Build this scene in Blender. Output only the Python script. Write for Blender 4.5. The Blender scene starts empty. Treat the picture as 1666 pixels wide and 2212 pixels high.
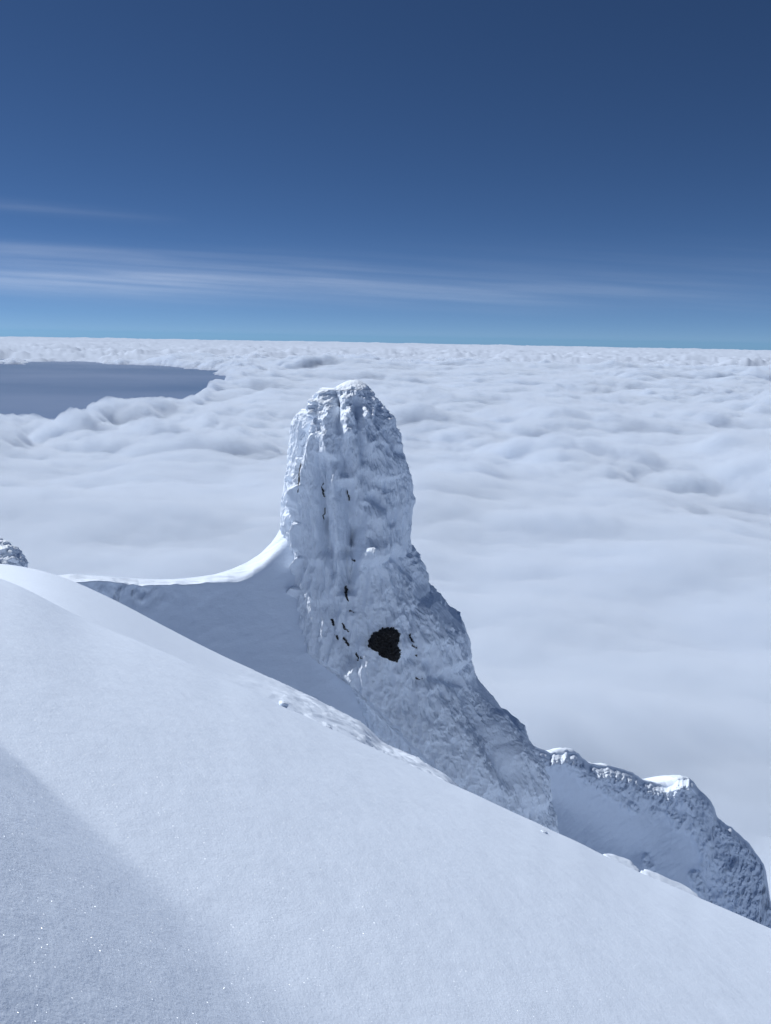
import bpy, math
import numpy as np
from mathutils import Matrix, Vector
from mathutils.bvhtree import BVHTree

R = math.radians
scene = bpy.context.scene
COL = scene.collection

# ------------------------------------------------------------------ camera
PITCH, ROLL, FOVY = R(12.6), R(1.03), R(67.0)
W, H = 1666.0, 2212.0                       # working picture units
FPX = (H / 2) / math.tan(FOVY / 2)
cam_d = bpy.data.cameras.new('camera')
cam = bpy.data.objects.new('camera', cam_d)
COL.objects.link(cam)
cam_d.sensor_fit = 'VERTICAL'
cam_d.sensor_height = 24.0
cam_d.lens = 12.0 / math.tan(FOVY / 2)
cam_d.clip_start = 0.05
cam_d.clip_end = 3000000.0
CM = Matrix.Rotation(math.pi / 2 - PITCH, 4, 'X') @ Matrix.Rotation(ROLL, 4, 'Z')
cam.matrix_world = CM
scene.camera = cam
CR = np.array(CM.to_3x3())

# ------------------------------------------------------------------ sky, sun, exposure
SUN_EL = R(50.0)
SUN_AZ_LEFT = R(64.0)                       # degrees to the left of the view direction (+Y)
SDIR = np.array([-math.sin(SUN_AZ_LEFT) * math.cos(SUN_EL),
                 math.cos(SUN_AZ_LEFT) * math.cos(SUN_EL), math.sin(SUN_EL)])
world = bpy.data.worlds.new('World')
scene.world = world
world.use_nodes = True
wn = world.node_tree
bg = wn.nodes['Background']
sky = wn.nodes.new('ShaderNodeTexSky')
sky.sky_type = 'NISHITA'
sky.sun_disc = False
sky.sun_elevation = SUN_EL
sky.sun_rotation = -SUN_AZ_LEFT
sky.altitude = 13000.0
sky.air_density = 1.6
sky.dust_density = 0.0
sky.ozone_density = 0.0
gm = wn.nodes.new('ShaderNodeGamma')        # softer contrast between zenith and horizon, as the camera recorded it
gm.inputs['Gamma'].default_value = 0.92
tint = wn.nodes.new('ShaderNodeMix'); tint.data_type = 'RGBA'; tint.blend_type = 'MULTIPLY'
tint.inputs['Factor'].default_value = 1.0
tint.inputs['B'].default_value = (0.42, 0.65, 0.91, 1)
wn.links.new(sky.outputs[0], gm.inputs[0])
wn.links.new(gm.outputs[0], tint.inputs['A'])
wn.links.new(tint.outputs['Result'], bg.inputs[0])
bg.inputs[1].default_value = 0.078
sun_d = bpy.data.lights.new('sun', 'SUN')
sun_d.energy = 4.1
sun_d.angle = R(0.53)
sun_d.color = (0.965, 0.98, 1.0)
sun = bpy.data.objects.new('sun', sun_d)
COL.objects.link(sun)
sun.rotation_euler = Vector(-SDIR).to_track_quat('-Z', 'Y').to_euler()
sun.location = (-40, 40, 60)
vs = scene.view_settings
scene.display_settings.display_device = 'sRGB'
vs.view_transform = 'Standard'
vs.look = 'None'
vs.gamma = 1.0
vs.exposure = 0.2
cy = scene.cycles
cy.use_denoising = True
cy.max_bounces = 12
cy.diffuse_bounces = 4
cy.volume_bounces = 9
cy.transparent_max_bounces = 48
cy.use_adaptive_sampling = True

# ------------------------------------------------------------------ helpers
def ray(px, py):
    """world direction(s) through a picture point, scaled to y = 1"""
    px = np.asarray(px, float); py = np.asarray(py, float)
    d = np.stack([(px - W / 2) / FPX, -(py - H / 2) / FPX, -np.ones_like(px + py * 0)], -1) @ CR.T
    return d / d[..., 1:2]

def at(px, py, Y):
    return ray(px, py) * np.asarray(Y, float)[..., None]

def project(P):
    c = P @ CR
    return W / 2 + FPX * c[..., 0] / -c[..., 2], H / 2 - FPX * c[..., 1] / -c[..., 2]

_rng = np.random.RandomState(7)
_perm = np.concatenate([_rng.permutation(256)] * 3).astype(np.int32)
_grad = _rng.normal(size=(256, 3)); _grad /= np.linalg.norm(_grad, axis=1)[:, None]
_grad = _grad.astype(np.float32)

def gnoise(x, y, z):
    """gradient noise, about -1..1"""
    x, y, z = np.broadcast_arrays(x, y, z)
    sh = x.shape
    x = x.ravel(); y = y.ravel(); z = z.ravel()
    ix = np.floor(x); iy = np.floor(y); iz = np.floor(z)
    fx = (x - ix).astype(np.float32); fy = (y - iy).astype(np.float32); fz = (z - iz).astype(np.float32)
    ix = ix.astype(np.int64) & 255; iy = iy.astype(np.int64) & 255; iz = iz.astype(np.int64) & 255
    u = fx * fx * fx * (fx * (fx * 6 - 15) + 10)
    v = fy * fy * fy * (fy * (fy * 6 - 15) + 10)
    w = fz * fz * fz * (fz * (fz * 6 - 15) + 10)
    out = np.zeros_like(fx)
    for dx in (0, 1):
        a = _perm[ix + dx]; wx = u if dx else 1 - u
        for dy in (0, 1):
            b = _perm[a + iy + dy]; wxy = wx * (v if dy else 1 - v)
            for dz in (0, 1):
                g = _grad[_perm[b + iz + dz]]
                out += wxy * (w if dz else 1 - w) * (g[:, 0] * (fx - dx) + g[:, 1] * (fy - dy) + g[:, 2] * (fz - dz))
    return (out * 1.6).reshape(sh).astype(float)

def fbm(P, scale, octs=4, gain=0.5, off=0.0, mode='n'):
    """fractal noise of points P (...,3); scale = size of the largest feature; modes n plain, b billow, r ridged"""
    s = np.asarray(scale, float)
    q = P / s + np.array([off * 17.3, off * 7.7, off * 3.1])
    out = 0; amp = 1.0; tot = 0
    for k in range(octs):
        n = gnoise(q[..., 0], q[..., 1], q[..., 2])
        if mode == 'b': n = np.abs(n) * 2 - 0.6
        elif mode == 's': n = np.sqrt(n * n + 0.006) * 2 - 0.66
        elif mode == 'r': n = 1 - np.abs(n) * 2.2
        out = out + amp * n; tot += amp; amp *= gain
        q = q * 2.03 + 19.19
    return out / tot

def sstep(a, b, x):
    t = np.clip((x - a) / (b - a), 0, 1)
    return t * t * (3 - 2 * t)

def smax(a, b, k):
    h = np.clip(0.5 + 0.5 * (a - b) / k, 0, 1)
    return b * (1 - h) + a * h + k * h * (1 - h)

def zoomed(region, scale, pts):
    """points read off an enlarged crop of the photograph -> picture units"""
    f = W / 3072.0
    return np.array([((region[0] + x / scale) * f, (region[1] + y / scale) * f) for x, y in pts])

def grid_mesh(name, P, mat=None, parent=None, wrap=False, mask=None, attr=None, smooth=True):
    """P (rows, cols, 3) -> one mesh object; mask (rows-1, cols-1) True = keep the face"""
    n, m = P.shape[:2]
    idx = np.arange(n * m).reshape(n, m)
    if wrap:
        idx = np.concatenate([idx, idx[:, :1]], 1)
    q = np.stack([idx[:-1, :-1], idx[:-1, 1:], idx[1:, 1:], idx[1:, :-1]], -1).reshape(-1, 4)
    if mask is not None:
        q = q[mask.ravel()]
    co = P.reshape(-1, 3)
    if mask is not None:
        used = np.unique(q); remap = np.full(n * m, -1); remap[used] = np.arange(len(used))
        q = remap[q]; co = co[used]
        if attr: attr = {k: v.reshape(-1)[used] for k, v in attr.items()}
    me = bpy.data.meshes.new(name)
    me.vertices.add(len(co))
    me.vertices.foreach_set('co', co.reshape(-1).astype(np.float32))
    me.loops.add(q.size)
    me.loops.foreach_set('vertex_index', q.reshape(-1).astype(np.int32))
    me.polygons.add(len(q))
    me.polygons.foreach_set('loop_start', np.arange(0, q.size, 4, dtype=np.int32))
    me.polygons.foreach_set('loop_total', np.full(len(q), 4, np.int32))
    if smooth:
        me.polygons.foreach_set('use_smooth', np.ones(len(q), bool))
    if attr:
        for k, v in attr.items():
            a = me.attributes.new(k, 'FLOAT', 'POINT')
            a.data.foreach_set('value', v.reshape(-1).astype(np.float32))
    me.update(calc_edges=True)
    me.validate()
    o = bpy.data.objects.new(name, me)
    COL.objects.link(o)
    if mat: me.materials.append(mat)
    if parent: o.parent = parent
    return o

def tri_mesh(name, V, F, mat=None, parent=None, smooth=True):
    me = bpy.data.meshes.new(name)
    me.from_pydata([tuple(v) for v in V], [], [tuple(f) for f in F])
    if smooth:
        me.polygons.foreach_set('use_smooth', np.ones(len(me.polygons), bool))
    me.update()
    o = bpy.data.objects.new(name, me)
    COL.objects.link(o)
    if mat: me.materials.append(mat)
    if parent: o.parent = parent
    return o

def tag(o, label=None, cat=None, group=None, kind=None):
    if label: o['label'] = label
    if cat: o['category'] = cat
    if group: o['group'] = group
    if kind: o['kind'] = kind
    return o

def empty(name, loc):
    o = bpy.data.objects.new(name, None)
    COL.objects.link(o)
    o.location = loc
    o.empty_display_size = 0.5
    bpy.context.view_layer.update()
    return o

def adopt(child, parent):
    child.parent = parent
    child.matrix_parent_inverse = Matrix.Translation(-Vector(parent.location))

def rbf(xy, val, q, smooth=0.0):
    """thin-plate interpolation"""
    xy = np.asarray(xy, float) / 500.0; q = np.asarray(q, float) / 500.0
    def U(r2): return 0.5 * r2 * np.log(r2 + 1e-9)
    n = len(xy)
    K = U(((xy[:, None] - xy[None]) ** 2).sum(-1)) + np.eye(n) * smooth
    Pm = np.concatenate([np.ones((n, 1)), xy], 1)
    A = np.block([[K, Pm], [Pm.T, np.zeros((3, 3))]])
    w = np.linalg.solve(A, np.concatenate([np.asarray(val, float), np.zeros(3)]))
    out = np.zeros(q.shape[:-1])
    for i in range(n):
        out += w[i] * U(((q - xy[i]) ** 2).sum(-1))
    return out + w[n] + w[n + 1] * q[..., 0] + w[n + 2] * q[..., 1]

# ------------------------------------------------------------------ materials
def new_mat(name):
    m = bpy.data.materials.new(name)
    m.use_nodes = True
    return m, m.node_tree.nodes, m.node_tree.links, m.node_tree.nodes['Principled BSDF']

SNOW = (0.69, 0.765, 0.87, 1)

def noise_node(N, L, vec, scale, detail, rough=0.55):
    t = N.new('ShaderNodeTexNoise')
    t.inputs['Scale'].default_value = scale
    t.inputs['Detail'].default_value = detail
    t.inputs['Roughness'].default_value = rough
    L.new(vec, t.inputs['Vector'])
    return t

def snow_material(name, scales, color=SNOW, rough=0.65, sparkle=False):
    """scales: list of (feature scale, bump distance, strength, stretch vector)"""
    m, N, L, B = new_mat(name)
    B.inputs['Base Color'].default_value = color
    B.inputs['Roughness'].default_value = rough
    B.inputs['Specular IOR Level'].default_value = 0.25
    tc = N.new('ShaderNodeTexCoord')
    prev = None
    for sc_, dist, st, stretch in scales:
        mp = N.new('ShaderNodeMapping')
        mp.inputs['Scale'].default_value = stretch
        L.new(tc.outputs['Object'], mp.inputs['Vector'])
        t = noise_node(N, L, mp.outputs[0], sc_, 5.0, 0.6)
        b = N.new('ShaderNodeBump')
        b.inputs['Distance'].default_value = dist
        b.inputs['Strength'].default_value = st
        L.new(t.outputs['Fac'], b.inputs['Height'])
        if prev: L.new(prev.outputs[0], b.inputs['Normal'])
        prev = b
    if prev: L.new(prev.outputs[0], B.inputs['Normal'])
    if sparkle:
        out = N['Material Output']
        v = N.new('ShaderNodeTexVoronoi')
        v.inputs['Scale'].default_value = 135.0
        L.new(tc.outputs['Object'], v.inputs['Vector'])
        # random facet normal of every crystal
        sub = N.new('ShaderNodeVectorMath'); sub.operation = 'SUBTRACT'
        L.new(v.outputs['Color'], sub.inputs[0]); sub.inputs[1].default_value = (0.5, 0.5, 0.5)
        geo = N.new('ShaderNodeNewGeometry')
        mul = N.new('ShaderNodeVectorMath'); mul.operation = 'SCALE'
        L.new(sub.outputs[0], mul.inputs[0]); mul.inputs['Scale'].default_value = 2.2
        add = N.new('ShaderNodeVectorMath'); add.operation = 'ADD'
        L.new(mul.outputs[0], add.inputs[0]); L.new(geo.outputs['Normal'], add.inputs[1])
        nrm = N.new('ShaderNodeVectorMath'); nrm.operation = 'NORMALIZE'
        L.new(add.outputs[0], nrm.inputs[0])
        gl = N.new('ShaderNodeBsdfGlossy')
        gl.inputs['Roughness'].default_value = 0.46
        gl.inputs['Color'].default_value = (0.95, 0.97, 1, 1)
        L.new(nrm.outputs[0], gl.inputs['Normal'])
        lt = N.new('ShaderNodeMath'); lt.operation = 'LESS_THAN'
        L.new(v.outputs['Distance'], lt.inputs[0]); lt.inputs[1].default_value = 0.17
        ml = N.new('ShaderNodeMath'); ml.operation = 'MULTIPLY'
        L.new(lt.outputs[0], ml.inputs[0]); ml.inputs[1].default_value = 0.4
        mx = N.new('ShaderNodeMixShader')
        L.new(ml.outputs[0], mx.inputs[0]); L.new(B.outputs[0], mx.inputs[1]); L.new(gl.outputs[0], mx.inputs[2])
        L.new(mx.outputs[0], out.inputs['Surface'])
    return m

M_SLOPE = snow_material('sparkling_snow', [(3.0, 0.02, 0.6, (1, 1, 1)), (120.0, 0.0018, 0.8, (1, 1, 1))], sparkle=True)
M_BOWL = snow_material('wind_packed_snow', [(0.35, 0.25, 0.6, (1, 1.0, 2.2)), (2.0, 0.06, 0.5, (1, 1, 1.6))])
M_RIME = snow_material('rime_ice', [(1.6, 0.24, 0.9, (1, 1, 0.3)), (4.6, 0.11, 0.9, (1, 1, 0.35))], color=(0.775, 0.84, 0.925, 1))
M_RIDGE = snow_material('ridge_snow', [(0.30, 0.3, 0.4, (1, 1, 1.4)), (1.4, 0.2, 0.6, (1, 1, 1))])

def rock_material():
    m, N, L, B = new_mat('dark_volcanic_rock')
    tc = N.new('ShaderNodeTexCoord')
    t = noise_node(N, L, tc.outputs['Object'], 1.5, 8, 0.9)
    r = N.new('ShaderNodeValToRGB')
    e = r.color_ramp.elements
    e[0].position = 0.35; e[0].color = (0.004, 0.0045, 0.006, 1)
    e[1].position = 0.58; e[1].color = (0.026, 0.025, 0.026, 1)
    k = r.color_ramp.elements.new(0.615); k.color = (0.06, 0.058, 0.06, 1)
    k = r.color_ramp.elements.new(0.64); k.color = (0.55, 0.60, 0.66, 1)
    L.new(t.outputs['Fac'], r.inputs[0]); L.new(r.outputs[0], B.inputs['Base Color'])
    B.inputs['Roughness'].default_value = 0.85
    b = N.new('ShaderNodeBump'); b.inputs['Distance'].default_value = 0.4
    L.new(t.outputs['Fac'], b.inputs['Height']); L.new(b.outputs[0], B.inputs['Normal'])
    return m
M_ROCK = rock_material()

# ------------------------------------------------------------------ sea far below
def sea_material():
    m, N, L, B = new_mat('hazy_sea_water')
    tc = N.new('ShaderNodeTexCoord')
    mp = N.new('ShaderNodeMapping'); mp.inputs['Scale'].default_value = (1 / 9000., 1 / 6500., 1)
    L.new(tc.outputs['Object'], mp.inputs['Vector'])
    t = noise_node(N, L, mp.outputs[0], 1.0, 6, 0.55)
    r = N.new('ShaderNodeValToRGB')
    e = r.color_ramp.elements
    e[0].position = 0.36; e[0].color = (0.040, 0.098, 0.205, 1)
    e[1].position = 0.66; e[1].color = (0.12, 0.175, 0.29, 1)  # grey-blue of the hazy air is put into the water colour
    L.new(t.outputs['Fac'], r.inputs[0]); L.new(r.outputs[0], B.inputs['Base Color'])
    B.inputs['Roughness'].default_value = 0.7
    B.inputs['Specular IOR Level'].default_value = 0.06
    return m
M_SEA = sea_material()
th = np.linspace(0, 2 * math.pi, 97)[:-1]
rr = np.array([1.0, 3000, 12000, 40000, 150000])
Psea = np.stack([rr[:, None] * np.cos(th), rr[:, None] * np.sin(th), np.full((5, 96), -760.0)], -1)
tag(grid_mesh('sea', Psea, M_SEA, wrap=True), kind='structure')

# ------------------------------------------------------------------ sea of clouds
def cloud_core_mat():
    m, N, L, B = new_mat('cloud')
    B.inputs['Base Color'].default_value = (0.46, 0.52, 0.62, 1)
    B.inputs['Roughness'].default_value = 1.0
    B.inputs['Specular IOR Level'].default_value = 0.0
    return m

def cloud_volume_mat(name, dens):
    m = bpy.data.materials.new(name); m.use_nodes = True
    N = m.node_tree.nodes; L = m.node_tree.links
    N.remove(N['Principled BSDF'])
    v = N.new('ShaderNodeVolumePrincipled')
    v.inputs['Color'].default_value = (0.86, 0.905, 0.96, 1)
    v.inputs['Density'].default_value = dens
    v.inputs['Anisotropy'].default_value = 0.0
    v.inputs['Absorption Color'].default_value = (0, 0, 0, 1)
    L.new(v.outputs[0], N['Material Output'].inputs['Volume'])
    return m

CLOUD_Z = -540.0
def hole_mask(az, r):
    """1 inside the gap in the clouds, 0 outside (az degrees right of +Y, r metres)"""
    px_edge = 0.9 * np.interp(az, [-60, -26.5, -21.3, -18.6, -16.1, -14.5, -11.4, -10], [27000, 26500, 27500, 24500, 22800, 19500, 17500, 13000])
    near = 1.1 * np.interp(az, [-60, -26.5, -23.7, -21.3, -19.5, -16.8, -15.5, -13.6, -11.8, -10], [5900, 5840, 5700, 5460, 6100, 6000, 6600, 7600, 9800, 12500])
    lr = np.log(r)
    d = np.minimum(np.log(px_edge) - lr, lr - np.log(near))
    d = np.minimum(d, (-9.9 - az) * 0.06)
    return d

def cloud_heights(AZ, RR):
    X = RR * np.sin(np.radians(AZ)); Y = RR * np.cos(np.radians(AZ))
    P = np.stack([X, Y, np.zeros_like(X)], -1)
    wx = fbm(P, 1500.0, 2, off=1) * 350; wy = fbm(P, 1500.0, 2, off=2) * 350
    Q = P + np.stack([wx, wy, 0 * wx], -1)
    big = fbm(Q, (9000.0, 3600.0, 4000.0), 3, off=3, mode='s')
    b1 = fbm(Q, (2300.0, 1050.0, 1000.0), 4, 0.52, off=4, mode='s')
    b3 = fbm(Q, (1700.0, 430.0, 500.0), 2, off=9, mode='s') * sstep(5000, 9000, RR)
    b2 = fbm(Q, (640.0, 400.0, 500.0), 4, 0.5, off=5, mode='s')
    patch_ = sstep(-0.45, 0.5, fbm(P, (4200.0, 2600.0, 3000.0), 2, off=7))
    nearf = sstep(1200, 5500, RR)
    far1 = sstep(9000, 30000, RR)
    z = CLOUD_Z + b3 * 55 + big * (130 + 100 * far1) * nearf + b1 * (130 + 200 * nearf) * (0.45 + 0.8 * patch_) + b2 * (26 + 84 * nearf) * (1 - 0.5 * far1) * (0.15 + 1.1 * patch_)
    z = z - 230 * np.exp(-(((X - 1560) / 400.0) ** 2 + ((Y - 3050) / 600.0) ** 2))      # grey hollow near the right edge
    z = np.maximum(z, -730)
    d = hole_mask(AZ, RR) + fbm(P, (2600.0, 1900.0, 2000.), 5, 0.62, off=6) * 0.14 + fbm(P, (8000.0, 7000.0, 5000.), 3, 0.6, off=8) * 0.22 * sstep(9000, 16000, RR)
    z = z + 60 * np.exp(-((d + .12) / 0.07) ** 2) * (1 - sstep(7000, 10500, RR))      # piled up rim on the near side of the gap
    z = z - 320 * sstep(-0.07, 0.08, d)
    return X, Y, z, d, nearf

az_f = np.concatenate([np.linspace(-180, -46, 34)[:-1], np.linspace(-46, -35, 30)[:-1], np.linspace(-35, 35, 760), np.linspace(35, 46, 30)[1:], np.linspace(46, 180, 34)[1:-1]])
dep = np.concatenate([np.arange(0.24, 3, 0.022), np.arange(3, 7, 0.10), np.arange(7, 14, 0.2), np.arange(14, 30, 0.5), np.arange(30, 72, 1.2)])
AZ, DEP = np.meshgrid(az_f, dep)
RR = 520.0 / np.tan(np.radians(DEP))
X, Y, Z, D, NF = cloud_heights(AZ, RR)
Z = Z - 105 * (1 - sstep(19000, 24500, RR)) + 60 * sstep(30000, 60000, RR) * (CLOUD_Z - Z) / 100.0
keep = (D[:-1, :-1] < 0.085)
keep = np.concatenate([keep, np.ones((keep.shape[0], 1), bool)], 1)
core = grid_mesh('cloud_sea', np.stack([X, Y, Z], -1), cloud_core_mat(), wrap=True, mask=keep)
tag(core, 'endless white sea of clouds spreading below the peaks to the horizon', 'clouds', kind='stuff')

# the nearer cloud: a closed body of even vapour lying over the deck
az_c = np.linspace(-40, 40, 760)
r_c = np.geomspace(260, 26000, 520)
AZ2, RR2 = np.meshgrid(az_c, r_c)
X2, Y2, Z2, D2, _n = cloud_heights(AZ2, RR2)
P2 = np.stack([X2, Y2, Z2 * 0], -1)
puff = fbm(P2, (420.0, 300.0, 300.0), 4, 0.58, off=12, mode='b')
T = 12 + (45 + 50 * (1 - sstep(1500, 4000, RR2))) * fbm(P2, 900.0, 3, off=11) + 18 * fbm(P2, (230.0, 160.0, 160.0), 3, 0.55, off=17, mode='b') * sstep(1800, 3500, RR2) + puff * (20 + 44 * sstep(1300, 3600, RR2)) * (0.2 + 1.2 * sstep(-0.4, 0.5, fbm(P2, (2600., 1500., 1500.), 2, off=15))) * (1 - 0.35 * sstep(4000, 9000, RR2)) + 14 * fbm(P2, 70.0, 2, 0.6, off=14) * (1 - sstep(1500, 4000, RR2))
near_rise = 300 * (1 - sstep(330, 1500, RR2))
T = T + near_rise * (0.75 + 0.6 * fbm(P2, 420.0, 3, off=13))
Z2t = Z2 + T - 130 * sstep(21000, 25500, RR2) - 120 * sstep(-0.03, 0.07, D2 + 0.11 * fbm(P2, (620.0, 420.0, 400.0), 5, 0.65, off=16))
BOT = -757.0
Z2t = np.maximum(Z2t, BOT + 0.5)
Z2t[[0, -1], :] = BOT + 0.5; Z2t[:, [0, -1]] = BOT + 0.5
top = np.stack([X2, Y2, Z2t], -1)
n, m = T.shape
idx = np.arange(n * m).reshape(n, m)
ring = np.concatenate([idx[0, :-1], idx[:-1, -1], idx[-1, ::-1][:-1], idx[::-1, 0][:-1]])
low = top.reshape(-1, 3)[ring].copy(); low[:, 2] = BOT
mid_low = np.array([[0.0, 6000.0, BOT]])
V = np.concatenate([top.reshape(-1, 3), low, mid_low])
qt = np.stack([idx[:-1, :-1], idx[:-1, 1:], idx[1:, 1:], idx[1:, :-1]], -1).reshape(-1, 4)
k0 = n * m + np.arange(len(ring)); k1 = np.roll(k0, -1); rn = np.roll(ring, -1)
qs = np.stack([ring, k0, k1, rn], -1)
qf = np.stack([k0, np.full(len(ring), n * m + len(ring)), k1], -1)
Q = np.concatenate([qt, qs])
me = bpy.data.meshes.new('cloud_vapour')
me.vertices.add(len(V)); me.vertices.foreach_set('co', V.reshape(-1).astype(np.float32))
loops = np.concatenate([Q.reshape(-1), qf.reshape(-1)]).astype(np.int32)
me.loops.add(len(loops)); me.loops.foreach_set('vertex_index', loops)
me.polygons.add(len(Q) + len(qf))
me.polygons.foreach_set('loop_start', np.concatenate([np.arange(0, Q.size, 4), Q.size + np.arange(0, qf.size, 3)]).astype(np.int32))
me.polygons.foreach_set('loop_total', np.concatenate([np.full(len(Q), 4), np.full(len(qf), 3)]).astype(np.int32))
me.polygons.foreach_set('use_smooth', np.ones(len(Q) + len(qf), bool))
me.update(calc_edges=True); me.validate()
vap = bpy.data.objects.new('cloud_vapour', me); COL.objects.link(vap)
me.materials.append(cloud_volume_mat('cloud_vapour', 0.018))
tag(vap, 'soft mist on top of the nearer cloud lumps', 'mist', kind='stuff')

# ------------------------------------------------------------------ cirrus high above
def cirrus_mat():
    m, N, L, B = new_mat('cirrus')
    out = N['Material Output']
    a = N.new('ShaderNodeAttribute'); a.attribute_name = 'ice_haze'
    d = N.new('ShaderNodeBsdfTranslucent'); d.inputs['Color'].default_value = (0.85, 0.88, 0.92, 1)
    t = N.new('ShaderNodeBsdfTransparent')
    mx = N.new('ShaderNodeMixShader')
    L.new(a.outputs['Fac'], mx.inputs[0]); L.new(t.outputs[0], mx.inputs[1]); L.new(d.outputs[0], mx.inputs[2])
    L.new(mx.outputs[0], out.inputs['Surface'])
    return m
gx, gy = np.meshgrid(np.linspace(-900, 2300, 260), np.concatenate([np.linspace(400, 690, 120), np.linspace(693, 780, 30)]))
dd = ray(gx, gy)
Pc = dd * (6500.0 / np.maximum(dd[..., 2:3], 0.005))
az = np.degrees(np.arctan2(Pc[..., 0], Pc[..., 1]))
S = np.stack([gx / 620.0, (gy - 0.06 * gx) / 17.0, 0 * gx], -1)
st = fbm(S, (1, 1, 1), 5, 0.55, off=21) * 0.5 + 0.5
S2 = np.stack([gx / 420.0, (gy - 0.10 * gx) / 60.0, 0 * gx + 5], -1)
st2 = fbm(S2, (1, 1, 1), 3, 0.5, off=22) * 0.5 + 0.5
cen = 598 + 0.032 * gx
band = np.exp(-((gy - cen) / 32.0) ** 2) * np.clip(1.0 - (gx - 300) / 1500.0, 0, 1) * 0.55
band += np.exp(-((gy - 540 - .055 * gx) / 22.0) ** 2) * np.clip(1.0 - gx / 900.0, 0, 1) * 0.38
band += np.exp(-((gy - 442 - .085 * gx) / 12.0) ** 2) * np.clip(1.0 - gx / 420.0, 0, 1) * 0.16
band += np.exp(-((gy - 600) / 60.0) ** 2) * 0.08
st = 0.5 * st + 0.5 * sstep(0.25, 0.85, st)
ice_haze = np.clip(band * (0.18 + 1.0 * st) * (0.25 + 0.8 * st2), 0, 0.6) * 0.56
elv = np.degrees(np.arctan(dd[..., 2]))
ice_haze = (ice_haze + 0.05 * np.exp(-np.clip(elv, 0, 90) / 2.2)) * sstep(0.0, 0.5, elv)  # adds pale horizon haze, painted into the sheet's opacity
ice_haze[0, :] = 0
cz = grid_mesh('cirrus_cloud', Pc, cirrus_mat(), attr={'ice_haze': ice_haze})
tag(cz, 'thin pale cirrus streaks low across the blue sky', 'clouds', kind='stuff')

# ------------------------------------------------------------------ foreground snow slope
Z5 = ((0, 2100), 1300 / 1300 * 1.2815)
far_pts = np.array([(-200, 1216), (-80, 1212), (0, 1216), (25, 1221), (59, 1222), (85, 1228), (127, 1240), (186, 1266), (237, 1291), (296, 1319), (339, 1346),
                    (389, 1370), (440, 1397), (487, 1420), (525, 1438), (563, 1455), (609, 1473), (647, 1494), (677, 1507), (705, 1522),
                    (738, 1538), (764, 1551), (786, 1567), (806, 1584), (817, 1599), (842, 1613), (874, 1626), (900, 1636), (933, 1659),
                    (965, 1675), (988, 1699), (1030, 1735), (1120, 1790), (1300, 1900), (1700, 2120), (2100, 2330)], float)
near_pts = np.array([(-200, 1165), (0, 1250), (34, 1262), (85, 1287), (140, 1317), (186, 1340), (237, 1361), (296, 1384), (347, 1406), (381, 1420),
                     (427, 1441), (478, 1465), (525, 1484), (567, 1503), (605, 1522), (660, 1547), (698, 1566), (780, 1604), (880, 1650),
                     (988, 1699), (1024, 1714), (1063, 1733), (1096, 1748), (1128, 1763), (1161, 1777), (1193, 1794), (1226, 1808),
                     (1256, 1822), (1290, 1840), (1330, 1860), (1380, 1883), (1420, 1901), (1468, 1920), (1503, 1937), (1538, 1951), (1580, 1969),
                     (1608, 1981), (1643, 1997), (1666, 2006), (1900, 2110)], float)
def slopes(pts):
    d = ray(pts[:, 0], pts[:, 1]); o = np.argsort(d[:, 0])
    return d[o, 0], d[o, 2]
def densify(xz, k):
    xs = np.linspace(xz[0][0], xz[0][-1], 1600)
    ker = np.exp(-np.linspace(-2.5, 2.5, 2 * k + 1) ** 2); ker /= ker.sum()
    zs = np.interp(xs, *xz)
    lin = zs[0] + (zs[-1] - zs[0]) * (xs - xs[0]) / (xs[-1] - xs[0])
    zs = np.convolve(np.pad(zs - lin, k, mode='reflect', reflect_type='odd'), ker, 'valid') + lin
    return xs, zs
XN, ZN = densify(slopes(near_pts), 40)
XF, ZF = densify(slopes(far_pts), 22)
_, ZFs = densify(slopes(far_pts), 110)
ZF = ZF + (ZFs - ZF) * (1 - sstep(-0.2, -0.1, XF))
EYE, YN, YF = 1.62, 7.0, 34.0
KN = EYE / YN ** 2
SA, SC = np.polyfit(XN, ZN, 1)
SB = SC + 2 * math.sqrt(EYE * KN)
KF = 0.0021

def slope_z(x, y):
    ys = np.maximum(y, 0.5)
    Xr = np.clip(x / ys, -2.2, 2.2)
    res = np.interp(Xr, XN, ZN) - (SC + SA * Xr)
    res = np.where((Xr < XN[0]) | (Xr > XN[-1]), 0, res)
    zn = -EYE + SA * x + SB * y - KN * np.where(y > 0, y, 0) ** 2 + ys * res * sstep(2.5, 6.0, y)
    zn = np.where(y > 14, np.maximum(zn, -1e3), zn)
    zf_s = np.interp(Xr, XF, ZF)
    zf_s = np.where(Xr < XF[0], ZF[0] + (Xr - XF[0]) * 0.0, zf_s)
    zf = ys * zf_s - KF * (y - YF) ** 2
    zz = np.where(y > 6.0, smax(zn, zf, 0.12), zn)
    return zz - np.where(y > 46, 0.012 * (y - 46) ** 2, 0)

def on_slope(px_, py_):
    d = ray(np.array(float(px_)), np.array(float(py_)))
    ys = np.geomspace(1.0, 60, 6000)
    zz = slope_z(d[0] * ys, ys)
    k = np.argmax(zz > d[2] * ys)
    if zz[k] <= d[2] * ys[k]: k = int(np.argmin(np.abs(zz - d[2] * ys)))
    y = ys[k]
    return np.array([d[0] * y, y, zz[k]])

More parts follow.
